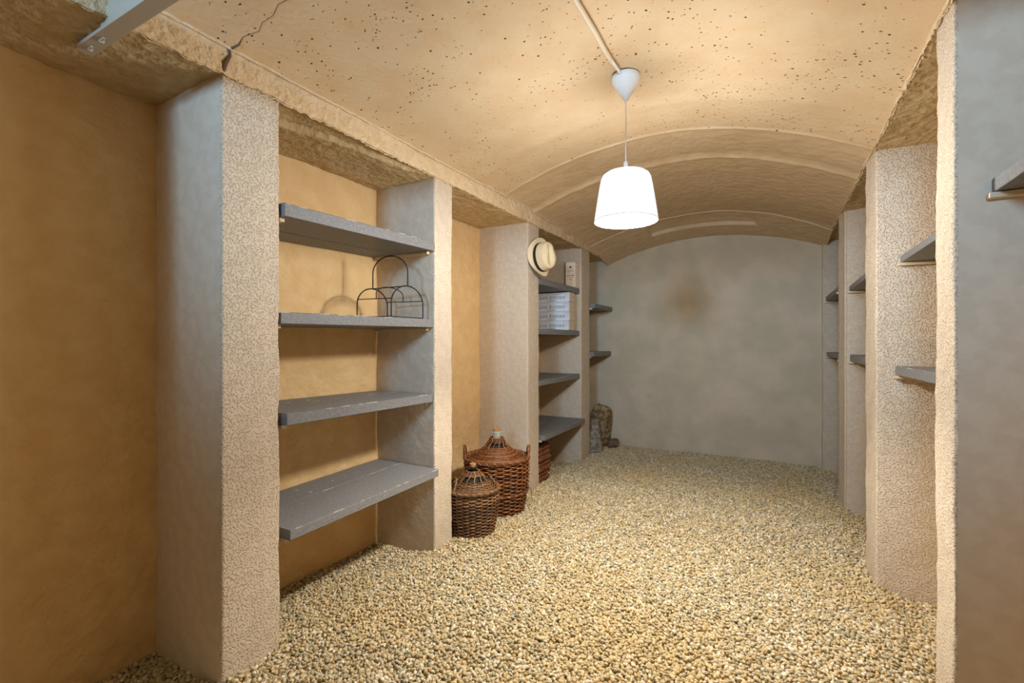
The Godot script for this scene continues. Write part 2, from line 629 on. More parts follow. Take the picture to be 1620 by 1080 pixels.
func setting() -> void:
	var fl := Mb.new()
	fl.box(Vector3(NL - 0.2, -0.3, -BACK - 0.2), Vector3(NR + 0.2, -0.10, -FRONT + 0.2), 0.01)
	structure(fl, "floor", M.bed, "dark earth bed under the gravel of the cellar floor")

	var mb := Mb.new()
	wall_grid(Vector3(NL, -0.14, -FRONT), Vector3(0, 0, -(BACK - FRONT)), 2.42, 0.012, 0.04, mb)
	mb.box(Vector3(NL - 0.2, -0.14, -BACK), Vector3(NL - 0.02, 2.75, -FRONT), 0.005)
	# walk towards -z with the room on the right: outward = -z x up = +x
	structure(mb, "wall_left", M.ochre, "ochre limewashed back wall of the niches on the left side")
	mb = Mb.new()
	wall_grid(Vector3(NR, -0.14, -BACK), Vector3(0, 0, BACK - FRONT), 2.42, 0.012, 0.05, mb)
	mb.box(Vector3(NR + 0.02, -0.14, -BACK), Vector3(NR + 0.2, 2.75, -FRONT), 0.005)
	structure(mb, "wall_right", M.ochre, "ochre limewashed back wall of the niches on the right side")
	mb = Mb.new()
	wall_grid(Vector3(NL, -0.14, -BACK), Vector3(NR - NL, 0, 0), 2.75, 0.016, 0.04, mb)
	mb.box(Vector3(NL - 0.2, -0.14, -BACK - 0.2), Vector3(NR + 0.2, 2.75, -BACK - 0.03), 0.005)
	structure(mb, "wall_back", M.back, "greyish plastered end wall with damp stains under the vault")

	mb = Mb.new()
	mb.box(Vector3(NL - 0.2, -0.14, -FRONT), Vector3(NR + 0.2, 2.75, -FRONT + 0.2), 0.004)
	structure(mb, "wall_front", M.cream, "cream wall closing the cellar opposite the end wall")

	var roof := Node3D.new()
	roof.name = "ceiling"
	add_child(roof)
	tag(roof, "low plastered barrel vault pitted with small holes, ridged across", "", "", "structure")
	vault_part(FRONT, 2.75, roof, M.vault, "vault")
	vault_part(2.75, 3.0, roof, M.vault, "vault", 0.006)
	vault_part(3.0, 3.65, roof, M.vault_far, "vault", 0.008)
	vault_part(3.65, 4.93, roof, M.vault_far, "vault")
	vault_part(4.93, BACK, roof, M.vault_far, "vault", 0.008, 200)
	for s in [[FRONT, 1.1], [1.1, 3.0], [3.0, BACK]]:
		fascia_part(true, s[0], s[1], roof)
		fascia_part(false, s[0], s[1], roof)
	mb = Mb.new()
	mb.box(Vector3(NL - 0.2, 2.62, -BACK - 0.2), Vector3(NR + 0.2, 2.8, -FRONT + 0.2), 0.01)
	build(mb, "slab", M.vault_far, roof)
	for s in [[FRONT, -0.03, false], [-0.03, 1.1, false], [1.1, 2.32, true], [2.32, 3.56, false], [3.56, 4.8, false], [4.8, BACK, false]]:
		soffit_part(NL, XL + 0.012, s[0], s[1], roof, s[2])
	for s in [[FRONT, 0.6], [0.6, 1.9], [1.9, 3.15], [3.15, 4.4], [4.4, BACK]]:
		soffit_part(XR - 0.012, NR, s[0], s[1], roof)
	# solid masonry over the niches
	mb = Mb.new()
	mb.box(Vector3(NL - 0.1, SOFFIT + 0.04, -BACK), Vector3(XL - 0.03, 2.65, -FRONT), 0.005)
	mb.box(Vector3(XR + 0.03, SOFFIT + 0.04, -BACK), Vector3(NR + 0.1, 2.65, -FRONT), 0.005)
	build(mb, "lintel", M.render, roof)
	# the seam across the vault before the last bay, a bead of plaster
	mb = Mb.new()
	var pts := []
	for k in 60:
		var x := lerpf(XL, XR, k / 59.0)
		var d := 4.92 + 0.12 * pow((x + 0.67) / 1.12, 2.0) * (1.0 if x > -0.67 else -0.1)
		pts.append(Vector3(x, vault_surface(x, d) + 0.002 + 0.003 * fine.get_noise_2d(x * 2, 1), -d))
	mb.tube(pts, 0.011, 6)
	build(mb, "seam", M.vault_far, roof)
	# the crack that runs up from the head of the first pier
	mb = Mb.new()
	var path := [[-1.80, 1.0], [-1.74, 1.02], [-1.70, 1.012], [-1.64, 1.035], [-1.60, 1.022], [-1.55, 1.03], [-1.5, 1.015], [-1.44, 1.03], [-1.4, 1.02], [-1.33, 1.03], [-1.27, 1.015], [-1.2, 1.03]]
	pts = []
	var rr := []
	for q in path:
		pts.append(Vector3(q[0], vault_surface(q[0], q[1]) + 0.0005, -q[1]))
		rr.append(0.0015)
	rr[0] = 0.008
	rr[1] = 0.004
	rr[-1] = 0.001
	mb.tube(pts, rr, 5)
	mb.tube([Vector3(XL + 0.006, 2.25, -0.985), Vector3(XL + 0.010, 2.28, -0.99), Vector3(XL + 0.011, 2.32, -1.01), Vector3(XL + 0.016, 2.338, -1.005)], [0.011, 0.012, 0.007, 0.006], 5)
	build(mb, "crack", M.crack, roof)

	var where := ["standing behind the camera's place on the left", "nearest in view, beside the dark bare niche", "between the four-shelf niche and the wicker demijohns", "with the straw hat hanging on it", "before the rough stones by the end wall"]
	var ds := [[-0.29, 0.31], [0.985, 1.221], [2.235, 2.412], [3.455, 3.668], [4.69, 4.946]]  # the first pier, out of view, is widened to shade the near niche
	for k in 5:
		pier(NL - 0.03, XL, XL, ds[k][0], ds[k][1], "cream rendered pier on the left, " + where[k], "rough_cream" if k == 1 else "cream", k == 1 or k == 2)
	var rw := ["standing beside the camera's place on the right", "nearest in view, its grey side filling the frame edge", "with rough stucco side behind the nearest one", "third from the camera, slender and cream", "stub against the end wall"]
	var rd := [[0.55, 0.74, XR, XR], [1.807, 1.978, 0.45, 0.45], [3.05, 3.235, 0.458, 0.438], [4.30, 4.50, 0.472, 0.437], [5.53, 5.62, 0.41, 0.41]]
	for k in 5:
		pier(NR + 0.03, rd[k][2], rd[k][3], rd[k][0], rd[k][1], "cream rendered pier on the right, " + rw[k], "rough_cream" if k == 2 else "cream", k == 1)


# ---------------------------------------------------------------- gravel
func ground(x: float, d: float) -> float:
	var y := -0.052 * smoothstep(-1.70, -2.05, x) - 0.05 * smoothstep(0.42, 0.62, x)
	y += broad.get_noise_3d(x * 0.8, 20.0, d * 0.8) * 0.016
	return y


func pebble_mesh(seed_: int) -> ArrayMesh:
	var f := FastNoiseLite.new()
	f.seed = seed_
	f.frequency = 0.9
	var mb := Mb.new()
	mb.grid(9, 6, func(u, v):
		var a: float = TAU * u
		var b: float = PI * (v - 0.5)
		var p := Vector3(cos(b) * cos(a), sin(b), -cos(b) * sin(a))
		return p * (1.0 + 0.46 * f.get_noise_3dv(p)), true)
	return mb.mesh()


func gravel() -> void:
	var top := Node3D.new()
	top.name = "gravel"
	add_child(top)
	tag(top, "ochre and cream pea gravel covering the whole cellar floor", "gravel", "", "stuff")
	var kinds := 6
	var placed: Array = []
	var tints: Array = []
	for k in kinds:
		placed.append([])
		tints.append([])
	var r := RandomNumberGenerator.new()
	r.seed = 4
	var left := [[0.985, 1.221], [2.235, 2.412], [3.455, 3.668], [4.69, 4.946]]
	var right := [[0.55, 0.74], [1.807, 1.978], [3.05, 3.235], [4.30, 4.50], [5.53, 5.62]]
	var palette := [Color(0.60, 0.47, 0.25), Color(0.66, 0.54, 0.32), Color(0.70, 0.60, 0.42), Color(0.50, 0.42, 0.26), Color(0.55, 0.39, 0.18), Color(0.36, 0.33, 0.21), Color(0.76, 0.69, 0.54), Color(0.62, 0.50, 0.28)]
	for layer in 3:
		var s := 0.0132
		var d := 0.45
		while d < BACK:
			var x := NL
			while x < NR:
				var px := x + r.randf_range(-0.5, 0.5) * s
				var pd := d + r.randf_range(-0.5, 0.5) * s
				x += s
				var skip := px < NL + 0.004 or px > NR - 0.004 or pd > BACK - 0.004
				if px < XL - 0.01:
					for q in left:
						skip = skip or (pd > q[0] + 0.012 and pd < q[1] - 0.012)
				if px > 0.462:
					for q in right:
						skip = skip or (pd > q[0] + 0.012 and pd < q[1] - 0.012)
				# only what the camera, or one a step aside, could see
				var dep := -px * 0.49 + pd * 0.872
				if skip or dep < 1.15 or (px > 0.75 and pd < 1.7):
					continue
				var long := r.randf_range(0.0064, 0.0105) * (1.3 if r.randf() < 0.12 else 1.0)
				var b := Basis(Vector3.UP, r.randf() * TAU) * Basis(Vector3.RIGHT, r.randfn() * 0.45) * Basis(Vector3.BACK, r.randfn() * 0.45)
				b = b * Basis.from_scale(Vector3(long, long * r.randf_range(0.5, 0.75), long * r.randf_range(0.6, 0.85)))
				var y := ground(px, pd) - 0.007 - 0.008 * layer + r.randf_range(-0.004, 0.004) * (1.0 if layer else 1.6)
				var k := r.randi() % kinds
				placed[k].append(Transform3D(b, Vector3(px, y, -pd)))
				var warm := broad.get_noise_3d(px * 0.9, 40.0, pd * 0.9)
				var cc: Color = palette[r.randi() % palette.size()]
				cc = cc.lerp(Color(0.62, 0.44, 0.18), clampf(0.10 + warm * 0.6, 0.0, 0.4))
				tints[k].append(cc * r.randf_range(0.74, 1.14))
			d += s
	for k in kinds:
		var mm := MultiMesh.new()
		mm.transform_format = MultiMesh.TRANSFORM_3D
		mm.use_colors = true
		mm.mesh = pebble_mesh(100 + k)
		mm.instance_count = placed[k].size()
		for z in placed[k].size():
			mm.set_instance_transform(z, placed[k][z])
			mm.set_instance_color(z, tints[k][z])
		var o := MultiMeshInstance3D.new()
		o.name = "pebbles"
		o.multimesh = mm
		o.material_override = M.pebble
		o.set_meta("kind", "stuff")
		top.add_child(o, true)


# ---------------------------------------------------------------- shelves
func shelf(label: String, group: String, x_wall: float, xn: float, xf: float, d0: float, d1: float, yn: float, yf: float, thick: float, boards := 2, bat := true) -> void:
	# boards from d0 to d1; the front edge at xn (near) and xf (far); tops at yn and yf
	var mid := Vector3((x_wall + (xn + xf) / 2) / 2, (yn + yf) / 2 - thick, -(d0 + d1) / 2)
	var o := thing("shelf", mid, label, "shelf", group)
	var s := signf(xn - x_wall)
	var gap := 0.004
	for k in boards:
		var e0 := float(k) / boards
		var e1 := float(k + 1) / boards
		if boards == 2:
			e0 = [0.0, 0.42][k]
			e1 = [0.42, 1.0][k]
		var an := lerpf(x_wall + s * 0.008, xn, e0)
		var bn := lerpf(x_wall + s * 0.008, xn, e1) - (s * gap if k < boards - 1 else 0.0)
		var af := lerpf(x_wall + s * 0.008, xf, e0)
		var bf := lerpf(x_wall + s * 0.008, xf, e1) - (s * gap if k < boards - 1 else 0.0)
		var mb := Mb.new()
		var dy := 0.0015 * (k - 0.5)
		mb.board(Vector3((an + bn) / 2, yn - thick / 2 + dy, -d0) - mid, Vector3((af + bf) / 2, yf - thick / 2 + dy, -d1) - mid, Vector3.RIGHT, Vector3.UP, absf(bn - an), absf(bf - af), thick, thick, 0.0035, 24, fine, 0.0012)
		var plank := build(mb, "plank", M.board, o)
		if k == boards - 1:
			# paint worn off in nicks along the front edge
			var chips := Mb.new()
			var r := RandomNumberGenerator.new()
			r.seed = hash(label)
			for z in 26:
				var q := r.randf()
				var len := r.randf_range(0.006, 0.03)
				var at := Vector3(lerpf(bn, bf, q) - s * 0.003, lerpf(yn, yf, q) + dy - 0.002, -lerpf(d0, d1, q)) - mid
				if z < 8:
					chips.box(at - Vector3(0.002, 0.0018, len), at + Vector3(0.002, 0.0018, len), 0.0006)
				elif z < 14 and boards == 2:
					at.x = lerpf(an, af, q) - mid.x + s * 0.001
					chips.box(at - Vector3(0.0015, 0.0018, len * 1.6), at + Vector3(0.0015, 0.0024, len * 1.6), 0.0006)
				else:
					at.x = lerpf(x_wall, bn, r.randf_range(0.15, 0.95)) - mid.x
					len *= 0.35
					chips.box(at - Vector3(0.0012, 0.001, len), at + Vector3(0.0012, 0.0024, len), 0.0005)
			var ch := build(chips, "worn_paint", M.chip, plank)
			ch.set_meta("kind", "stuff")
	if bat:
		for e in [[d0, yn, xn, 1.0], [d1, yf, xf, -1.0]]:
			var mb := Mb.new()
			var x0 := x_wall + s * 0.01
			var x1: float = e[2] + s * (0.012 if s < 0 else -0.035)
			var z0: float = -e[0] - 0.0 * e[3]
			mb.box(Vector3(minf(x0, x1), e[1] - thick - 0.017, minf(z0, z0 - 0.024 * e[3])) - mid, Vector3(maxf(x0, x1), e[1] - thick - 0.001, maxf(z0, z0 - 0.024 * e[3])) - mid, 0.002)
			build(mb, "support_batten", M.batten, o)


func shelves() -> void:
	var a := "shelves in the four-shelf niche nearest on the left"
	shelf("thick grey shelf, topmost in the near left niche, above the wire bottle rack", a, NL, -1.775, -1.789, 1.232, 2.226, 1.827, 1.85, 0.056)
	shelf("grey plank shelf carrying the wire bottle rack", a, NL, -1.80, -1.796, 1.232, 2.226, 1.373, 1.384, 0.05)
	shelf("grey plank shelf sloping slightly, just under the wire bottle rack's shelf", a, NL, -1.765, -1.80, 1.236, 2.226, 0.949, 0.933, 0.05)
	shelf("deep two-board grey shelf, lowest in the near left niche, jutting past the piers", a, NL, -1.757, -1.757, 1.245, 2.226, 0.463, 0.486, 0.044)
	var b := "shelves in the far left niche with the white cartons"
	shelf("dark grey shelf under the upright pale bottle box", b, NL, -1.79, -1.81, 3.68, 4.68, 1.81, 1.812, 0.058)
	shelf("dark grey shelf carrying the stack of white cartons", b, NL, -1.80, -1.81, 3.68, 4.68, 1.365, 1.364, 0.052)
	shelf("empty dark grey shelf next below the white cartons", b, NL, -1.79, -1.805, 3.68, 4.68, 0.908, 0.907, 0.048)
	shelf("grey shelf jutting out low above the stacked clay tiles", b, NL, -1.747, -1.747, 3.69, 4.68, 0.43, 0.435, 0.046)
	var c := "shelves in the last left niche against the end wall"
	shelf("small dark shelf end, upper of two by the end wall on the left", c, NL, -1.735, -1.73, 4.96, 5.57, 1.672, 1.668, 0.05, 1)
	shelf("small dark shelf end, lower of two above the rough stones", c, NL, -1.75, -1.745, 4.96, 5.57, 1.137, 1.134, 0.052, 1)
	var e := "shelves in the right niches"
	shelf("short grey shelf end at the right edge, in front of the blue-grey pier side", e, NR, 0.53, 0.53, 0.76, 1.80, 1.708, 1.706, 0.042)
	shelf("grey shelf, upper of two against the rough stucco pier side", e, NR, 0.545, 0.557, 1.985, 3.042, 1.683, 1.686, 0.036)
	shelf("grey shelf, lower of two against the rough stucco pier side", e, NR, 0.535, 0.536, 1.985, 3.042, 1.135, 1.124, 0.046)
	shelf("dark shelf, upper of two on the slender third right pier", e, NR, 0.47, 0.485, 3.245, 4.292, 1.662, 1.664, 0.036)
	shelf("dark shelf, lower of two on the slender third right pier", e, NR, 0.48, 0.49, 3.245, 4.292, 1.153, 1.152, 0.05)
	shelf("small dark shelf, upper of two at the end wall on the right", e, NR, 0.44, 0.435, 4.51, 5.522, 1.69, 1.69, 0.045)
	shelf("small dark shelf, lower of two at the end wall on the right", e, NR, 0.445, 0.442, 4.51, 5.522, 1.147, 1.146, 0.04)


# ---------------------------------------------------------------- lamp, conduit, beam
func pendant() -> void:
	var top := vault_surface(LAMP.x, 2.2) - 0.004
	var o := thing("pendant_lamp", Vector3(LAMP.x, 2.05, LAMP.z), "lit white pendant lamp hanging from the middle of the vault", "lamp")
	var lift := Vector3(0, -2.05, 0)
	var mb := Mb.new()
	var c0 := top
	mb.lathe([Vector2(0.0, c0 - 0.118), Vector2(0.006, c0 - 0.118), Vector2(0.010, c0 - 0.112), Vector2(0.028, c0 - 0.085), Vector2(0.050, c0 - 0.055), Vector2(0.063, c0 - 0.030), Vector2(0.066, c0 - 0.020), Vector2(0.066, c0 - 0.004), Vector2(0.062, c0)], 40, lift)
	build(mb, "canopy", M.white, o)
	mb = Mb.new()
	mb.tube([Vector3(0, c0 - 0.112, 0) + lift, Vector3(0.001, c0 - 0.2, 0) + lift, Vector3(-0.001, c0 - 0.33, 0) + lift, Vector3(0, 2.085, 0) + lift], 0.0032, 8)
	build(mb, "cord", M.white, o)
	mb = Mb.new()
	mb.lathe([Vector2(0.010, 2.066), Vector2(0.011, 2.07), Vector2(0.010, 2.098), Vector2(0.006, 2.104), Vector2(0.0, 2.104)], 16, lift)
	build(mb, "cord_grip", M.white, o)
	mb = Mb.new()
	# outside and inside of the shade, open below
	var out := [Vector2(0.147, 1.822), Vector2(0.1475, 1.826), Vector2(0.141, 1.87), Vector2(0.132, 1.93), Vector2(0.123, 1.985), Vector2(0.116, 2.02), Vector2(0.108, 2.036), Vector2(0.094, 2.046), Vector2(0.06, 2.058), Vector2(0.02, 2.068), Vector2(0.0, 2.069)]
	var inner := []
	for q in out:
		inner.append(Vector2(maxf(q.x - 0.003, 0.0), q.y - (0.003 if q.y > 1.83 else 0.0)))
	inner.reverse()
	mb.lathe(inner + out, 64, lift)
	build(mb, "lamp_shade", M.shade, o)
	mb = Mb.new()
	mb.lathe([Vector2(0.0, 1.830), Vector2(0.142, 1.830), Vector2(0.142, 1.833), Vector2(0.0, 1.833)], 48, lift)
	build(mb, "diffuser", M.diffuser, o)
	mb = Mb.new()
	var rim := []
	for k in 64:
		rim.append(Vector3(0.1465 * cos(TAU * k / 64.0), 1.821, 0.1465 * sin(TAU * k / 64.0)) + lift)
	mb.tube(rim, 0.0022, 6, true)
	build(mb, "rim", M.white, o)
	mb = Mb.new()
	var prof := []
	for k in 13:
		var g := -PI / 2 + PI * k / 12.0
		prof.append(Vector2(0.032 * cos(g) if k < 12 else 0.014, 1.90 + 0.032 * sin(g)))
	prof.append(Vector2(0.014, 1.99))
	mb.lathe(prof, 24, lift)
	build(mb, "bulb", M.shade, o)
	mb = Mb.new()
	mb.lathe([Vector2(0.02, 1.98), Vector2(0.021, 1.985), Vector2(0.021, 2.06), Vector2(0.0, 2.062)], 20, lift)
	build(mb, "bulb_socket", M.white, o)
	# the light itself, just below the opening
	var l := SpotLight3D.new()
	l.name = "lamp_light"
	l.position = Vector3(0, 1.80, 0) + lift
	l.rotation_degrees = Vector3(-90, 0, 0)
	l.light_color = Color(1.0, 0.97, 0.93)
	l.light_energy = 2.8
	l.light_size = 0.08
	l.spot_angle = 59.0
	l.spot_angle_attenuation = 0.45
	l.spot_range = 12.0
	l.spot_attenuation = 2.0
	l.shadow_enabled = true
	o.add_child(l)
	# the glow of the shade's wall: upright panels of light just outside it, all round
	for k in 6:
		var g := TAU * k / 6.0
		var glow := AreaLight3D.new()
		glow.name = "shade_glow_%d" % (k + 1)
		glow.area_size = Vector2(0.13, 0.20)
		glow.basis = Basis(Vector3.UP, g) * Basis(Vector3.RIGHT, deg_to_rad(22))
		glow.position = Basis(Vector3.UP, g) * Vector3(0, 0, -0.185) + Vector3(0, 1.94, 0) + lift
		glow.light_color = Color(0.97, 0.98, 1.0)
		glow.light_energy = 0.265
		glow.area_range = 12.0
		glow.shadow_enabled = true
		o.add_child(glow)
	var low := OmniLight3D.new()
	low.name = "lamp_opening_light"
	low.position = Vector3(0, 1.795, 0) + lift
	low.light_color = Color(1.0, 0.985, 0.965)
	low.light_energy = 1.75
	low.light_size = 0.07
	low.omni_range = 12.0
	low.omni_attenuation = 2.0
	low.shadow_enabled = true
	o.add_child(low)


func floodlight() -> void:
	# the cool lamp at the cellar's other end, over the camera's back
	var o := thing("floodlight", Vector3(-0.26, 2.30, -FRONT - 0.06), "cool white floodlight fixed high on the wall opposite the end wall", "floodlight")
	var mb := Mb.new()
	mb.box(Vector3(-0.20, -0.14, 0.0), Vector3(0.20, 0.14, 0.06), 0.012)
	build(mb, "lamp_housing", M.steel, o)
	mb = Mb.new()
	mb.box(Vector3(-0.18, -0.12, -0.006), Vector3(0.18, 0.12, 0.001), 0.002)
	build(mb, "lamp_glass", M.pane, o)
	var l := SpotLight3D.new()
	l.name = "flood_lamp_light"
	l.position = Vector3(0, 0, -0.25)
	l.rotation_degrees = Vector3(5, 5, 0)
	l.light_color = Color(0.64, 0.83, 1.0)
	l.light_energy = 19.0
	l.light_size = 0.3
	l.spot_angle = 34.0
	l.spot_angle_attenuation = 1.0
	l.spot_range = 14.0
	l.spot_attenuation = 2.0
	l.shadow_enabled = true
	o.add_child(l)


func conduit() -> void:
	var o := thing("conduit", Vector3(-0.64, 2.4, -0.5), "cream cable conduit running along the vault to the pendant lamp", "conduit")
	var mb := Mb.new()
	var pts := []
	for k in 40:
		var d := lerpf(-2.15, 2.04, k / 39.0)
		var x := -0.648 + 0.012 * (d / 2.0)
		pts.append(Vector3(x, vault_surface(x, d) - 0.015 + 0.002 * sin(d * 3.0), -d) - o.position)
	mb.tube(pts, 0.0105, 10)
	build(mb, "conduit_tube", M.conduit, o)
	mb = Mb.new()
	var x1 := -0.633
	mb.tube([Vector3(x1, vault_surface(x1, 2.03) - 0.018, -2.02) - o.position, Vector3(x1 + 0.004, vault_surface(x1, 2.1) - 0.019, -2.08) - o.position, Vector3(x1 + 0.007, vault_surface(x1, 2.13) - 0.019, -2.1315) - o.position], 0.0072, 10)
	build(mb, "cable_sleeve", M.white, o)
	for d in [1.55, 0.9, 0.2]:
		mb = Mb.new()
		var x: float = -0.648 + 0.012 * (d / 2.0)
		mb.box(Vector3(x - 0.014, vault_surface(x, d) - 0.028, -d - 0.008) - o.position, Vector3(x + 0.014, vault_surface(x, d) + 0.004, -d + 0.008) - o.position, 0.004)
		build(mb, "clip", M.conduit, o)


func tie_beam() -> void:
	var o := thing("tie_beam", Vector3(-1.9, 2.22, -0.67), "grey painted tie beam crossing under the vault at top left", "beam")
	var mb := Mb.new()
	var p := o.position
	mb.board(Vector3(-2.02, 2.222, -0.662) - p, Vector3(0.75, 2.222, -0.702) - p, Vector3.BACK, Vector3.UP, 0.05, 0.05, 0.012, 0.012, 0.002, 20, fine, 0.001)
	build(mb, "flange", M.steel, o)
	mb = Mb.new()
	mb.board(Vector3(-1.83, 2.275, -0.648) - p, Vector3(0.50, 2.275, -0.682) - p, Vector3.BACK, Vector3.UP, 0.012, 0.012, 0.10, 0.10, 0.002, 20, fine, 0.001)
	build(mb, "web", M.steel, o)
	for x in [-1.972, -1.885]:
		mb = Mb.new()
		mb.lathe([Vector2(0.0, -0.009), Vector2(0.004, -0.009), Vector2(0.0075, -0.005), Vector2(0.008, 0.0)], 12, Vector3(x, 2.2165, -0.664) - p)
		mb.box(Vector3(x - 0.002, 2.211, -0.664) - p, Vector3(x + 0.026, 2.2165, -0.657) - p, 0.001)
		build(mb, "screw", M.steel, o)


# ---------------------------------------------------------------- wicker demijohns
func wicker_tint(r: RandomNumberGenerator, a: Color, b: Color) -> Color:
	return a.lerp(b, r.randf()) * r.randf_range(0.8, 1.15)


func weave_rows(mb: Mb, prof: Callable, y0: float, y1: float, step: float, stakes: int, thick: float, wavy: float, r: RandomNumberGenerator, a: Color, b: Color) -> void:
	# rows evenly spaced along the profile's length
	var heights := []
	var y := y0
	var walked := step * 0.5
	while y < y1:
		var ny := y + 0.0005
		walked += Vector2(prof.call(ny) - prof.call(y), ny - y).length()
		if walked >= step:
			walked -= step
			heights.append(ny)
		y = ny
	for k in heights.size():
		y = heights[k]
		mb.color = wicker_tint(r, a, b)
		var pts := []
		var n := stakes * 4
		var ph := PI * (k % 2)
		for z in n:
			var g := TAU * z / n
			var rad: float = prof.call(y) + wavy * cos(g * stakes / 2.0 + ph)
			pts.append(Vector3(rad * cos(g), y + 0.0012 * sin(g * 5.0 + k), rad * sin(g)))
		mb.tube(pts, thick * r.randf_range(0.88, 1.1), 5, true)


func twisted(mb: Mb, pts: Array, r0: float, strand: float, turns: float, strands: int, r: RandomNumberGenerator, a: Color, b: Color) -> void:
	# strands twisted round a path
	var n := pts.size()
	for s in strands:
		var out := []
		mb.color = wicker_tint(r, a, b)
		for k in n:
			var p: Vector3 = pts[k]
			var d: Vector3 = (pts[mini(k + 1, n - 1)] - pts[maxi(k - 1, 0)]).normalized()
			var up := d.cross(Vector3(0.2, 0.3, 0.93)).normalized()
			var sd := d.cross(up)
			var g := TAU * (turns * k / (n - 1) + float(s) / strands)
			out.append(p + (up * cos(g) + sd * sin(g)) * r0)
		mb.tube(out, strand, 5)


func demijohn(at: Vector3, label: String, big: bool) -> void:
	var o := thing("demijohn", at, label, "demijohn", "wicker-covered demijohns beside the left pier")
	var r := RandomNumberGenerator.new()
	r.seed = 11 if big else 12
	var a := Color(0.085, 0.028, 0.009) if big else Color(0.09, 0.04, 0.016)
	var b := Color(0.29, 0.105, 0.032) if big else Color(0.27, 0.135, 0.055)
	var R := 0.238 if big else 0.172       # rim
	var h := 0.40 if big else 0.285        # rim height
	var neck_y := 0.535 if big else 0.385  # top of the wicker cone
	var neck_r := 0.043 if big else 0.034
	var stakes := 27 if big else 25
	var body := func(y: float) -> float:
		var k := y / h
		return R * (0.86 + 0.17 * sin(clampf(k, 0, 1) * PI * 0.62)) - 0.01
	var cone := func(y: float) -> float:
		var k := clampf((y - h) / (neck_y - h), 0.0, 1.0)
		return lerpf(R + 0.004, neck_r + 0.008, pow(k, 0.62)) - 0.018 * sin(k * PI) * (1.0 if big else -0.4)
	# the glass: a fat bottle that fills the basket, its neck standing out
	var mb := Mb.new()
	var prof := [Vector2(0.0, 0.012), Vector2(R * 0.75, 0.014), Vector2(R * 0.84, 0.05)]
	for k in 8:
		var y := lerpf(0.06, h, k / 7.0)
		prof.append(Vector2(body.call(y) - 0.014, y))
	for k in 9:
		var y := lerpf(h + 0.004, neck_y - 0.006, k / 8.0)
		prof.append(Vector2(maxf(cone.call(y) - 0.013, neck_r - 0.012), y))
	var nt := neck_y + (0.055 if big else 0.035)
	build_lathe(prof, "bottle", M.dark_glass, o, 48)
	mb.lathe([Vector2(neck_r - 0.012, neck_y - 0.015), Vector2(neck_r - 0.010, nt - 0.016), Vector2(neck_r - 0.004, nt - 0.012), Vector2(neck_r - 0.003, nt - 0.004), Vector2(neck_r - 0.008, nt), Vector2(neck_r - 0.014, nt), Vector2(neck_r - 0.015, neck_y - 0.015)], 28)
	build(mb, "neck", M.clear_glass if big else M.dark_glass, o)
	build_lathe([Vector2(0.0, nt - 0.03), Vector2(neck_r - 0.0165, nt - 0.03), Vector2(neck_r - 0.0155, nt), Vector2(neck_r - 0.012, nt + 0.016), Vector2(neck_r - 0.014, nt + 0.019), Vector2(0.0, nt + 0.02)], "cork", M.cork, o, 20)
	# upright stakes and woven rows of the basket
	mb = Mb.new()
	for s in stakes:
		var g := TAU * (s + 0.5) / stakes
		var pts := []
		mb.color = wicker_tint(r, a, b)
		for k in 9:
			var y := lerpf(0.004, h, k / 8.0)
			var rad: float = body.call(y)
			pts.append(Vector3(rad * cos(g), y, rad * sin(g)))
		mb.tube(pts, 0.0042, 5)
	weave_rows(mb, body, 0.0, h - 0.012, 0.0140 if big else 0.0108, stakes, 0.0066 if big else 0.0050, 0.0105 if big else 0.0078, r, a, b)
	var basket := build(mb, "basket", M.wicker, o, true)
	basket.set_meta("kind", "stuff")
	# a plaited rim, and for the large one a second band lower down
	mb = Mb.new()
	for ring in ([[h - 0.004, 0.010], [h * 0.40, 0.004]] if big else [[h - 0.004, 0.008]]):
		for s in 3:
			mb.color = wicker_tint(r, a, b) * 1.15
			var pts := []
			for k in 160:
				var g := TAU * k / 160.0
				var q := TAU * (k / 160.0 * 26.0 + s / 3.0)
				var rad: float = body.call(ring[0]) + 0.010 + 0.006 * cos(q)
				pts.append(Vector3(rad * cos(g), ring[0] + ring[1] * sin(q), rad * sin(g)))
			mb.tube(pts, 0.006, 5, true)
	build(mb, "rim", M.wicker, o, true).set_meta("kind", "stuff")
	# the woven lid that narrows to the neck, with an open band of ribs
	mb = Mb.new()
	var open0 := lerpf(h, neck_y, 0.60 if big else 0.50)
	var open1 := lerpf(h, neck_y, 0.78 if big else 0.76)
	weave_rows(mb, cone, h + 0.001, open0, 0.0098 if big else 0.0088, stakes, 0.0047 if big else 0.0042, 0.004, r, a, b)
	weave_rows(mb, cone, open1, neck_y + 0.006, 0.0088, 14, 0.0044, 0.002, r, a, b)
	for s in stakes / 2:
		var g := TAU * (s + 0.5) / (stakes / 2)
		var pts := []
		mb.color = wicker_tint(r, a, b) * 1.1
		for k in 9:
			var y := lerpf(open0 - 0.012, neck_y + 0.008, k / 8.0)
			var rad: float = cone.call(y) + 0.001
			var g2 := g + 0.10 * sin(k * 0.8)
			pts.append(Vector3(rad * cos(g2), y, rad * sin(g2)))
		mb.tube(pts, 0.0042, 5)
	build(mb, "lid", M.wicker, o, true).set_meta("kind", "stuff")
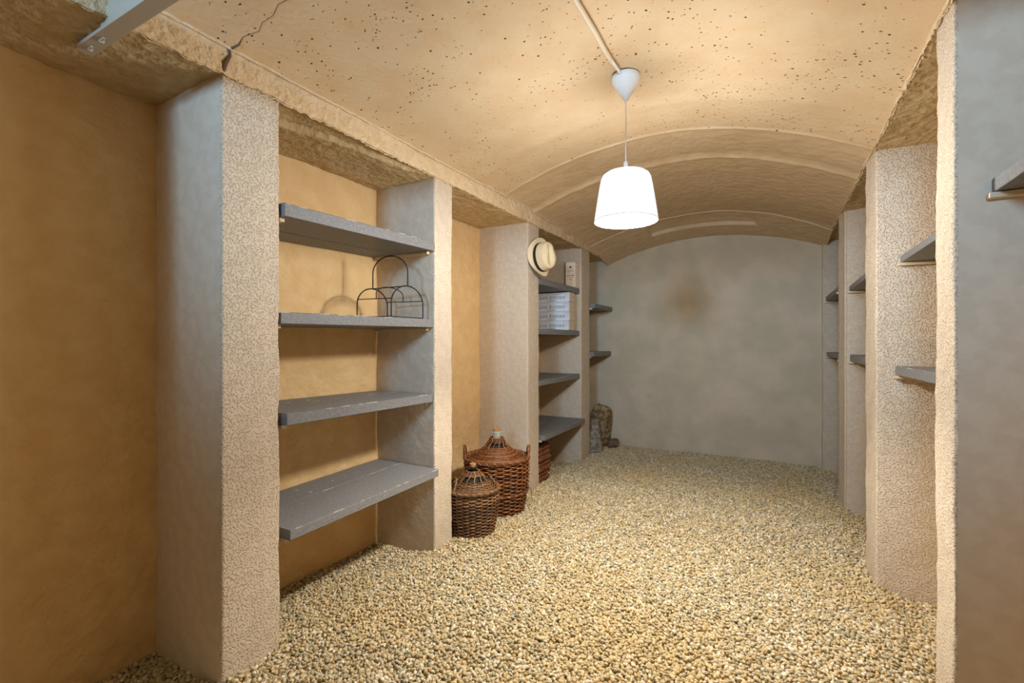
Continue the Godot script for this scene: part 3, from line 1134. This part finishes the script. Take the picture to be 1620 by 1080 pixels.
	# two twisted handles
	for s in [-1.0, 1.0]:
		mb = Mb.new()
		var dirn: Vector3 = Vector3(0.857, 0, -0.514) * s if big else Vector3(0.62, 0, -0.78) * s
		var tang := Vector3(dirn.z, 0, -dirn.x)
		var pts := []
		for k in 25:
			var q := k / 24.0
			var g := PI * q
			if big:
				pts.append(dirn * (R - 0.008 + 0.012 * sin(g)) + tang * (-0.055 * cos(g)) + Vector3(0, h - 0.05 + 0.125 * sin(g), 0))
			else:
				pts.append(dirn * (R - 0.012 - 0.045 * sin(g)) + tang * (-0.06 * cos(g)) + Vector3(0, h - 0.02 + 0.085 * sin(g), 0))
		twisted(mb, pts, 0.0075 if big else 0.0050, 0.0070 if big else 0.0046, 7.0, 3, r, a, b)
		build(mb, "handle", M.wicker, o, true)
	if big:
		mb = Mb.new()
		mb.color = Color(0.20, 0.13, 0.075)
		var d0 := Vector3(0.857, 0, -0.514) * (R + 0.002)
		for q in [0.0, 1.0]:
			mb.tube([d0 + Vector3(0, 0.17, 0), d0 * 1.07 + Vector3(0.004 * q, 0.15, 0), d0 * (1.10 + 0.03 * q) + Vector3(0, 0.10 - 0.02 * q, 0.01 * q), d0 * (1.13 + 0.06 * q) + Vector3(0, 0.07 - 0.04 * q, 0)], 0.0022, 5)
		build(mb, "loose_twig", M.wicker, o, true).set_meta("kind", "stuff")


func build_lathe(prof: Array, called: String, m: Material, parent: Node, seg := 32) -> MeshInstance3D:
	var mb := Mb.new()
	mb.lathe(prof, seg)
	return build(mb, called, m, parent)


# ---------------------------------------------------------------- small things
func bottle_rack() -> void:
	var y := 1.3835
	var at := Vector3(-1.935, y, -2.0)
	var o := thing("bottle_rack", at, "black twisted-wire bottle carrier with arched handle on the second shelf", "bottle rack")
	var arch := func(x: float, d0: float, d1: float, base: float, top: float, n := 33) -> Array:
		var pts := []
		var side := (top - base) * 0.42
		pts.append(Vector3(x, base, -d0))
		for k in n:
			var g := PI * k / (n - 1)
			pts.append(Vector3(x, base + side + (top - base - side) * sin(g), -((d0 + d1) / 2 - (d1 - d0) / 2 * cos(g))))
		pts.append(Vector3(x, base, -d1))
		return pts
	var wire := func(called: String, pts: Array, rad := 0.0042, twist := true) -> void:
		var mb := Mb.new()
		var local := []
		for p in pts:
			local.append(p - at)
		if twist:
			# a thin wire wound round the rod
			var cv := Curve3D.new()
			for p in local:
				cv.add_point(p)
			var len := cv.get_baked_length()
			var n := int(len / 0.0022)
			var out := []
			for k in n + 1:
				var q := len * k / n
				var p := cv.sample_baked(q)
				var d := (cv.sample_baked(minf(q + 0.004, len)) - cv.sample_baked(maxf(q - 0.004, 0.0))).normalized()
				var up := d.cross(Vector3(0.3, 0.2, 0.93)).normalized()
				var sd := d.cross(up)
				var g := TAU * q / 0.012
				out.append(p + (up * cos(g) + sd * sin(g)) * rad * 0.62)
			mb.tube(out, rad * 0.62, 4)
			mb.tube(local, rad * 0.72, 6)
		else:
			mb.tube(local, rad * 0.8, 6)
		build(mb, called, M.wire, o)
	var xl := -2.05
	var xr := -1.82
	var bot := y + 0.004
	wire.call("end_arch", arch.call(xl, 1.868, 2.104, bot, 1.557))
	wire.call("end_arch", arch.call(xr, 1.897, 2.159, bot, 1.565))
	# a half arch in the middle, standing on the side rails
	wire.call("middle_arch", arch.call(-1.935, 1.90, 2.115, 1.487, 1.561), 0.0034)
	wire.call("side_rail", [Vector3(xl, 1.487, -1.874), Vector3(xr, 1.487, -1.905)], 0.0032, false)
	wire.call("side_rail", [Vector3(xl, 1.487, -2.098), Vector3(xr, 1.487, -2.152)], 0.0032, false)
	wire.call("ridge_rail", [Vector3(xl, 1.558, -1.986), Vector3(xr, 1.566, -2.028)], 0.0038, false)
	wire.call("base_rail", [Vector3(xl, bot, -1.868), Vector3(xr, bot, -1.897)], 0.0032, false)
	wire.call("base_rail", [Vector3(xl, bot, -2.104), Vector3(xr, bot, -2.159)], 0.0032, false)
	wire.call("base_rail", [Vector3(xr, bot, -1.897), Vector3(xr, bot, -2.159)], 0.0032, false)
	var pts := []
	for k in 33:
		var g := PI * k / 32.0
		var q := 0.5 - 0.5 * cos(g)
		pts.append(Vector3(lerpf(xl, xr, q), 1.56 + 0.085 + 0.098 * sin(g), -lerpf(1.986, 2.028, q)))
	pts.push_front(Vector3(xl, 1.558, -1.986))
	pts.append(Vector3(xr, 1.566, -2.028))
	wire.call("handle", pts)


func hat() -> void:
	# hangs on the front of the third pier, brim against it, crown towards the room
	var at := Vector3(XL + 0.056, 1.958, -3.565)
	var o := thing("straw_hat", at, "cream straw hat with a black band hanging on a left pier", "hat")
	o.basis = Basis(Vector3(0, 0, 1), deg_to_rad(5)) * Basis(Vector3.UP, deg_to_rad(-18))
	# local: x out of the pier, y up, z along it; an oval head 0.17 high, 0.13 wide
	var ey := 0.122
	var ez := 0.096
	var mb := Mb.new()
	mb.grid(48, 8, func(u, v):
		var g: float = TAU * u
		var k := lerpf(1.0, 1.0, v)
		var w := lerpf(0.0, 0.042, v)
		var y := (ey + w) * cos(g)
		var z := (ez + w * 0.85) * sin(g)
		return Vector3(0.012 + 0.022 * v * v * cos(2.0 * g + 0.4) + 0.004 * sin(g * 3.0) * v, y, z), true)
	mb.grid(48, 8, func(u, v):
		var g: float = TAU * u
		var w := lerpf(0.042, 0.0, v)
		var q := w / 0.042
		return Vector3(0.009 + 0.022 * q * q * cos(2.0 * g + 0.4) + 0.004 * sin(g * 3.0) * q, (ey + w) * cos(g), (ez + w * 0.85) * sin(g)), true)
	build(mb, "brim", M.straw, o)
	mb = Mb.new()
	var crown_f := func(u: float, v: float, grow: float) -> Vector3:
		var g := TAU * u
		var x := 0.0
		var k := 1.0
		if v < 0.6:
			x = v / 0.6 * 0.092
			k = 1.0 - 0.09 * pow(v / 0.6, 1.6)
		else:
			var q := (v - 0.6) / 0.4
			x = 0.092 + 0.036 * sin(q * PI / 2)
			k = 0.91 * cos(q * PI / 2)
		var p := Vector3(0.010 + x, (ey * k + grow) * cos(g), (ez * k + grow) * sin(g))
		# pinch along the top of the crown, deeper at the front
		var dent := exp(-pow(p.z / 0.026, 2.0)) * smoothstep(0.07, 0.12, x) * smoothstep(0.11, 0.03, absf(p.y))
		p.x -= 0.030 * dent
		var side := exp(-pow((p.y - 0.035) / 0.035, 2.0)) * exp(-pow((absf(p.z) - 0.06) / 0.03, 2.0)) * smoothstep(0.04, 0.10, x)
		p.z -= 0.018 * side * signf(p.z)
		return p
	mb.grid(56, 26, func(u, v): return crown_f.call(u, v, 0.0), true)
	build(mb, "crown", M.straw, o)
	mb = Mb.new()
	mb.grid(56, 4, func(u, v): return crown_f.call(u, 0.02 + v * 0.20, 0.0028 if v > 0.0 and v < 1.0 else 0.0), true)
	build(mb, "hat_band", M.band, o)


func lettering(words: String, size: float, serif: bool, m: Material, parent: Node, at: Vector3, called := "lettering") -> MeshInstance3D:
	var f := SystemFont.new()
	f.font_names = PackedStringArray(["Droid Serif" if serif else "Droid Sans"])
	var tm := TextMesh.new()
	tm.font = f
	tm.text = words
	tm.font_size = 64
	tm.pixel_size = size / 64.0
	tm.depth = 0.0006
	tm.horizontal_alignment = HORIZONTAL_ALIGNMENT_LEFT
	var o := MeshInstance3D.new()
	o.name = called
	o.mesh = tm
	o.material_override = m
	o.position = at
	o.scale = Vector3(1.0, 1.25, 1.0)
	parent.add_child(o, true)
	return o


func cartons() -> void:
	var order := ["topmost", "second from the top", "third from the top", "bottom one"]
	var w := 0.37
	var h := 0.094
	var dep := 0.14
	for k in 4:
		var y := 1.366 + h * (3 - k) + 0.001 * (3 - k)
		var shift: float = [0.004, 0.0, 0.003, -0.002][k]
		var o := thing("carton", Vector3(-1.985 + shift, y, -4.43), "white printed bottle carton, %s of the stack in the far left niche" % order[k], "carton", "white cartons stacked in the far left niche")
		var mb := Mb.new()
		mb.box(Vector3(-w / 2, 0, -dep / 2), Vector3(w / 2, h, dep / 2), 0.0025)
		build(mb, "case", M.carton, o)
		mb = Mb.new()
		mb.box(Vector3(w / 2 - 0.001, 0.004, -dep / 2 + 0.004), Vector3(w / 2 + 0.003, h - 0.004, dep / 2 - 0.012), 0.001)
		build(mb, "end_panel", M.crate_side, o)
		mb = Mb.new()
		mb.box(Vector3(-w / 2 + 0.002, h - 0.016, dep / 2 - 0.001), Vector3(w / 2 - 0.002, h - 0.0145, dep / 2 + 0.0006), 0.0002)
		build(mb, "lid_line", M.faint_ink, o)
		# initials a little larger, as on the print
		var z := dep / 2 + 0.0008
		var y0 := 0.047
		lettering("L", 0.040, true, M.ink, o, Vector3(-0.143, y0, z))
		lettering("OUIS", 0.032, true, M.ink, o, Vector3(-0.121, y0 - 0.004, z))
		lettering("R", 0.040, true, M.ink, o, Vector3(-0.032, y0, z))
		lettering("OEDERER", 0.0312, true, M.ink, o, Vector3(-0.005, y0 - 0.004, z))
		mb = Mb.new()
		var x := -0.045
		var r := RandomNumberGenerator.new()
		r.seed = 5
		while x < 0.035:
			var q := r.randf_range(0.005, 0.012)
			mb.box(Vector3(x, 0.011, z - 0.0008), Vector3(x + q, 0.0165, z), 0.0002)
			x += q + 0.003
		build(mb, "small_print", M.faint_ink, o).set_meta("kind", "stuff")


func gift_box() -> void:
	var o := thing("bottle_box", Vector3(-1.868, 1.813, -4.622), "upright pale wooden bottle box with dark print on the top far shelf", "box")
	o.rotation.y = deg_to_rad(2)
	var mb := Mb.new()
	mb.box(Vector3(-0.055, 0, -0.05), Vector3(0.055, 0.266, 0.055), 0.002)
	build(mb, "case", M.pale, o)
	mb = Mb.new()
	mb.box(Vector3(-0.056, 0.2665, -0.051), Vector3(0.056, 0.272, 0.056), 0.0015)
	build(mb, "lid", M.crate_side, o)
	mb = Mb.new()
	mb.lathe([Vector2(0.0, -0.0005), Vector2(0.011, -0.0005), Vector2(0.011, 0.0006), Vector2(0.0, 0.0007)], 6)
	var em := build(mb, "emblem", M.ink, o)
	em.position = Vector3(0, 0.215, 0.0555)
	em.rotation.x = PI / 2
	# a line of handwriting too small to read, and fainter print
	mb = Mb.new()
	var pts := []
	for k in 60:
		var q := k / 59.0
		pts.append(Vector3(-0.042 + 0.084 * q, 0.128 + 0.007 * sin(q * 42.0) * (0.6 + 0.4 * sin(q * 9.0)), 0.0556))
	mb.tube(pts, 0.0014, 4)
	build(mb, "script", M.ink, o)
	mb = Mb.new()
	mb.box(Vector3(-0.036, 0.180, 0.0545), Vector3(0.036, 0.184, 0.0556), 0.0003)
	mb.box(Vector3(-0.03, 0.168, 0.0545), Vector3(0.03, 0.171, 0.0556), 0.0003)
	mb.box(Vector3(-0.03, 0.104, 0.0545), Vector3(0.03, 0.1065, 0.0556), 0.0003)
	mb.box(Vector3(-0.006, 0.078, 0.0545), Vector3(0.006, 0.090, 0.0556), 0.0003)
	build(mb, "small_print", M.faint_ink, o).set_meta("kind", "stuff")


func clay_tiles() -> void:
	# canal tiles stacked under the lowest far shelf, seen end on
	var r := RandomNumberGenerator.new()
	r.seed = 31
	var words := ["lowest", "second from the bottom", "third from the bottom", "fourth from the bottom", "third from the top", "second from the top", "topmost"]
	for k in 7:
		var o := thing("roof_tile", Vector3(-1.925 + r.randf_range(-0.012, 0.012), -0.012 + 0.046 * k, -3.84 + r.randf_range(-0.01, 0.01)), "brown clay roof tile, %s of the stack under the low far shelf" % words[k], "roof tile", "clay roof tiles stacked under the low far shelf")
		var mb := Mb.new()
		var ww := 0.105
		var shape := func(u: float, v: float, lift: float) -> Vector3:
			var x := lerpf(-ww, ww, u)
			return Vector3(x, 0.030 * (1.0 - pow(absf(x) / ww, 2.2)) + lift + 0.08 * (x + ww) * 0.55, lerpf(0.13, -0.13, v))
		mb.grid(14, 8, func(u, v): return shape.call(u, v, 0.022))
		mb.grid(14, 8, func(u, v): return shape.call(1.0 - u, v, 0.0))
		mb.grid(14, 1, func(u, v): return shape.call(u, 0.0, 0.022 * v))
		mb.grid(14, 1, func(u, v): return shape.call(1.0 - u, 1.0, 0.022 * v))
		mb.grid(8, 1, func(u, v): return shape.call(1.0, u, 0.022 * v))
		mb.grid(8, 1, func(u, v): return shape.call(0.0, 1.0 - u, 0.022 * v))
		build(mb, "tile_body", M.clay, o)


func stone(at: Vector3, size: Vector3, turn: Vector3, seed_: int, m: Material, label: String) -> void:
	var f := FastNoiseLite.new()
	f.seed = seed_
	f.frequency = 0.8
	f.fractal_octaves = 4
	var mb := Mb.new()
	var b := Basis.from_euler(turn)
	var r := RandomNumberGenerator.new()
	r.seed = seed_
	# cut by a few planes, so that it has broken faces
	var planes: Array = []
	for k in 12:
		planes.append([Vector3(r.randfn(), r.randfn() * 0.7, r.randfn()).normalized(), r.randf_range(0.66, 0.92)])
	mb.grid(56, 36, func(u, v):
		var a: float = TAU * u
		var q: float = PI * (v - 0.5)
		var p := Vector3(cos(q) * cos(a), sin(q), -cos(q) * sin(a))
		var e := pow(pow(absf(p.x), 5.0) + pow(absf(p.y), 5.0) + pow(absf(p.z), 5.0), -0.2)
		p *= minf(e, 1.42)
		for pl in planes:
			var over: float = p.dot(pl[0]) - pl[1] * 1.1
			if over > 0.0:
				p -= pl[0] * over
		p *= 1.0 + 0.10 * f.get_noise_3dv(p * 1.4)
		return b * (p * size), true)
	var o := build(mb, "stone", m)
	o.position = at
	tag(o, label, "stone", "rough stones by the end wall")


func small_things() -> void:
	demijohn(Vector3(-1.83, ground(-1.83, 3.02) - 0.004, -3.02), "large reddish wicker demijohn with side handles and clear corked neck", true)
	demijohn(Vector3(-1.752, ground(-1.752, 2.585) - 0.004, -2.585), "smaller brown wicker demijohn in front of the large one", false)
	bottle_rack()
	hat()
	cartons()
	gift_box()
	clay_tiles()
	stone(Vector3(-1.87, 0.185, -5.45), Vector3(0.16, 0.305, 0.10), Vector3(0.05, 0.2, -0.08), 3, M.rock_tan, "tall tan broken stone leaning in the corner by the end wall")
	stone(Vector3(-1.845, 0.10, -5.16), Vector3(0.15, 0.25, 0.11), Vector3(-0.1, -0.3, -0.12), 8, M.rock_grey, "grey rough stone standing in front of the tall tan one")
	stone(Vector3(-1.668, 0.048, -5.40), Vector3(0.068, 0.062, 0.055), Vector3(0.2, 0.5, 0.3), 14, M.rock_brown, "small round brown stone at the foot of the tall one")


# ---------------------------------------------------------------- all
func _ready() -> void:
	# camera
	var cam := Camera3D.new()
	cam.name = "camera"
	cam.position = Vector3(0, 1.25, 0)
	cam.rotation.y = deg_to_rad(29.343)
	cam.fov = rad_to_deg(2.0 * atan(540.0 / 740.0))
	add_child(cam)
	cam.current = true
	# no sky reaches the cellar
	var env := Environment.new()
	env.background_mode = Environment.BG_COLOR
	env.background_color = Color.BLACK
	env.tonemap_mode = Environment.TONE_MAPPER_LINEAR
	env.tonemap_exposure = 1.1
	env.sdfgi_enabled = true
	env.ssao_enabled = true
	env.ssil_enabled = true
	var we := WorldEnvironment.new()
	we.name = "environment"
	we.environment = env
	add_child(we)
	rng.seed = 1
	fine.seed = 2
	fine.frequency = 14.0
	fine.fractal_octaves = 3
	broad.seed = 3
	broad.frequency = 1.1
	broad.fractal_octaves = 3
	make_materials()
	setting()
	gravel()
	shelves()
	pendant()
	floodlight()
	conduit()
	tie_beam()
	small_things()
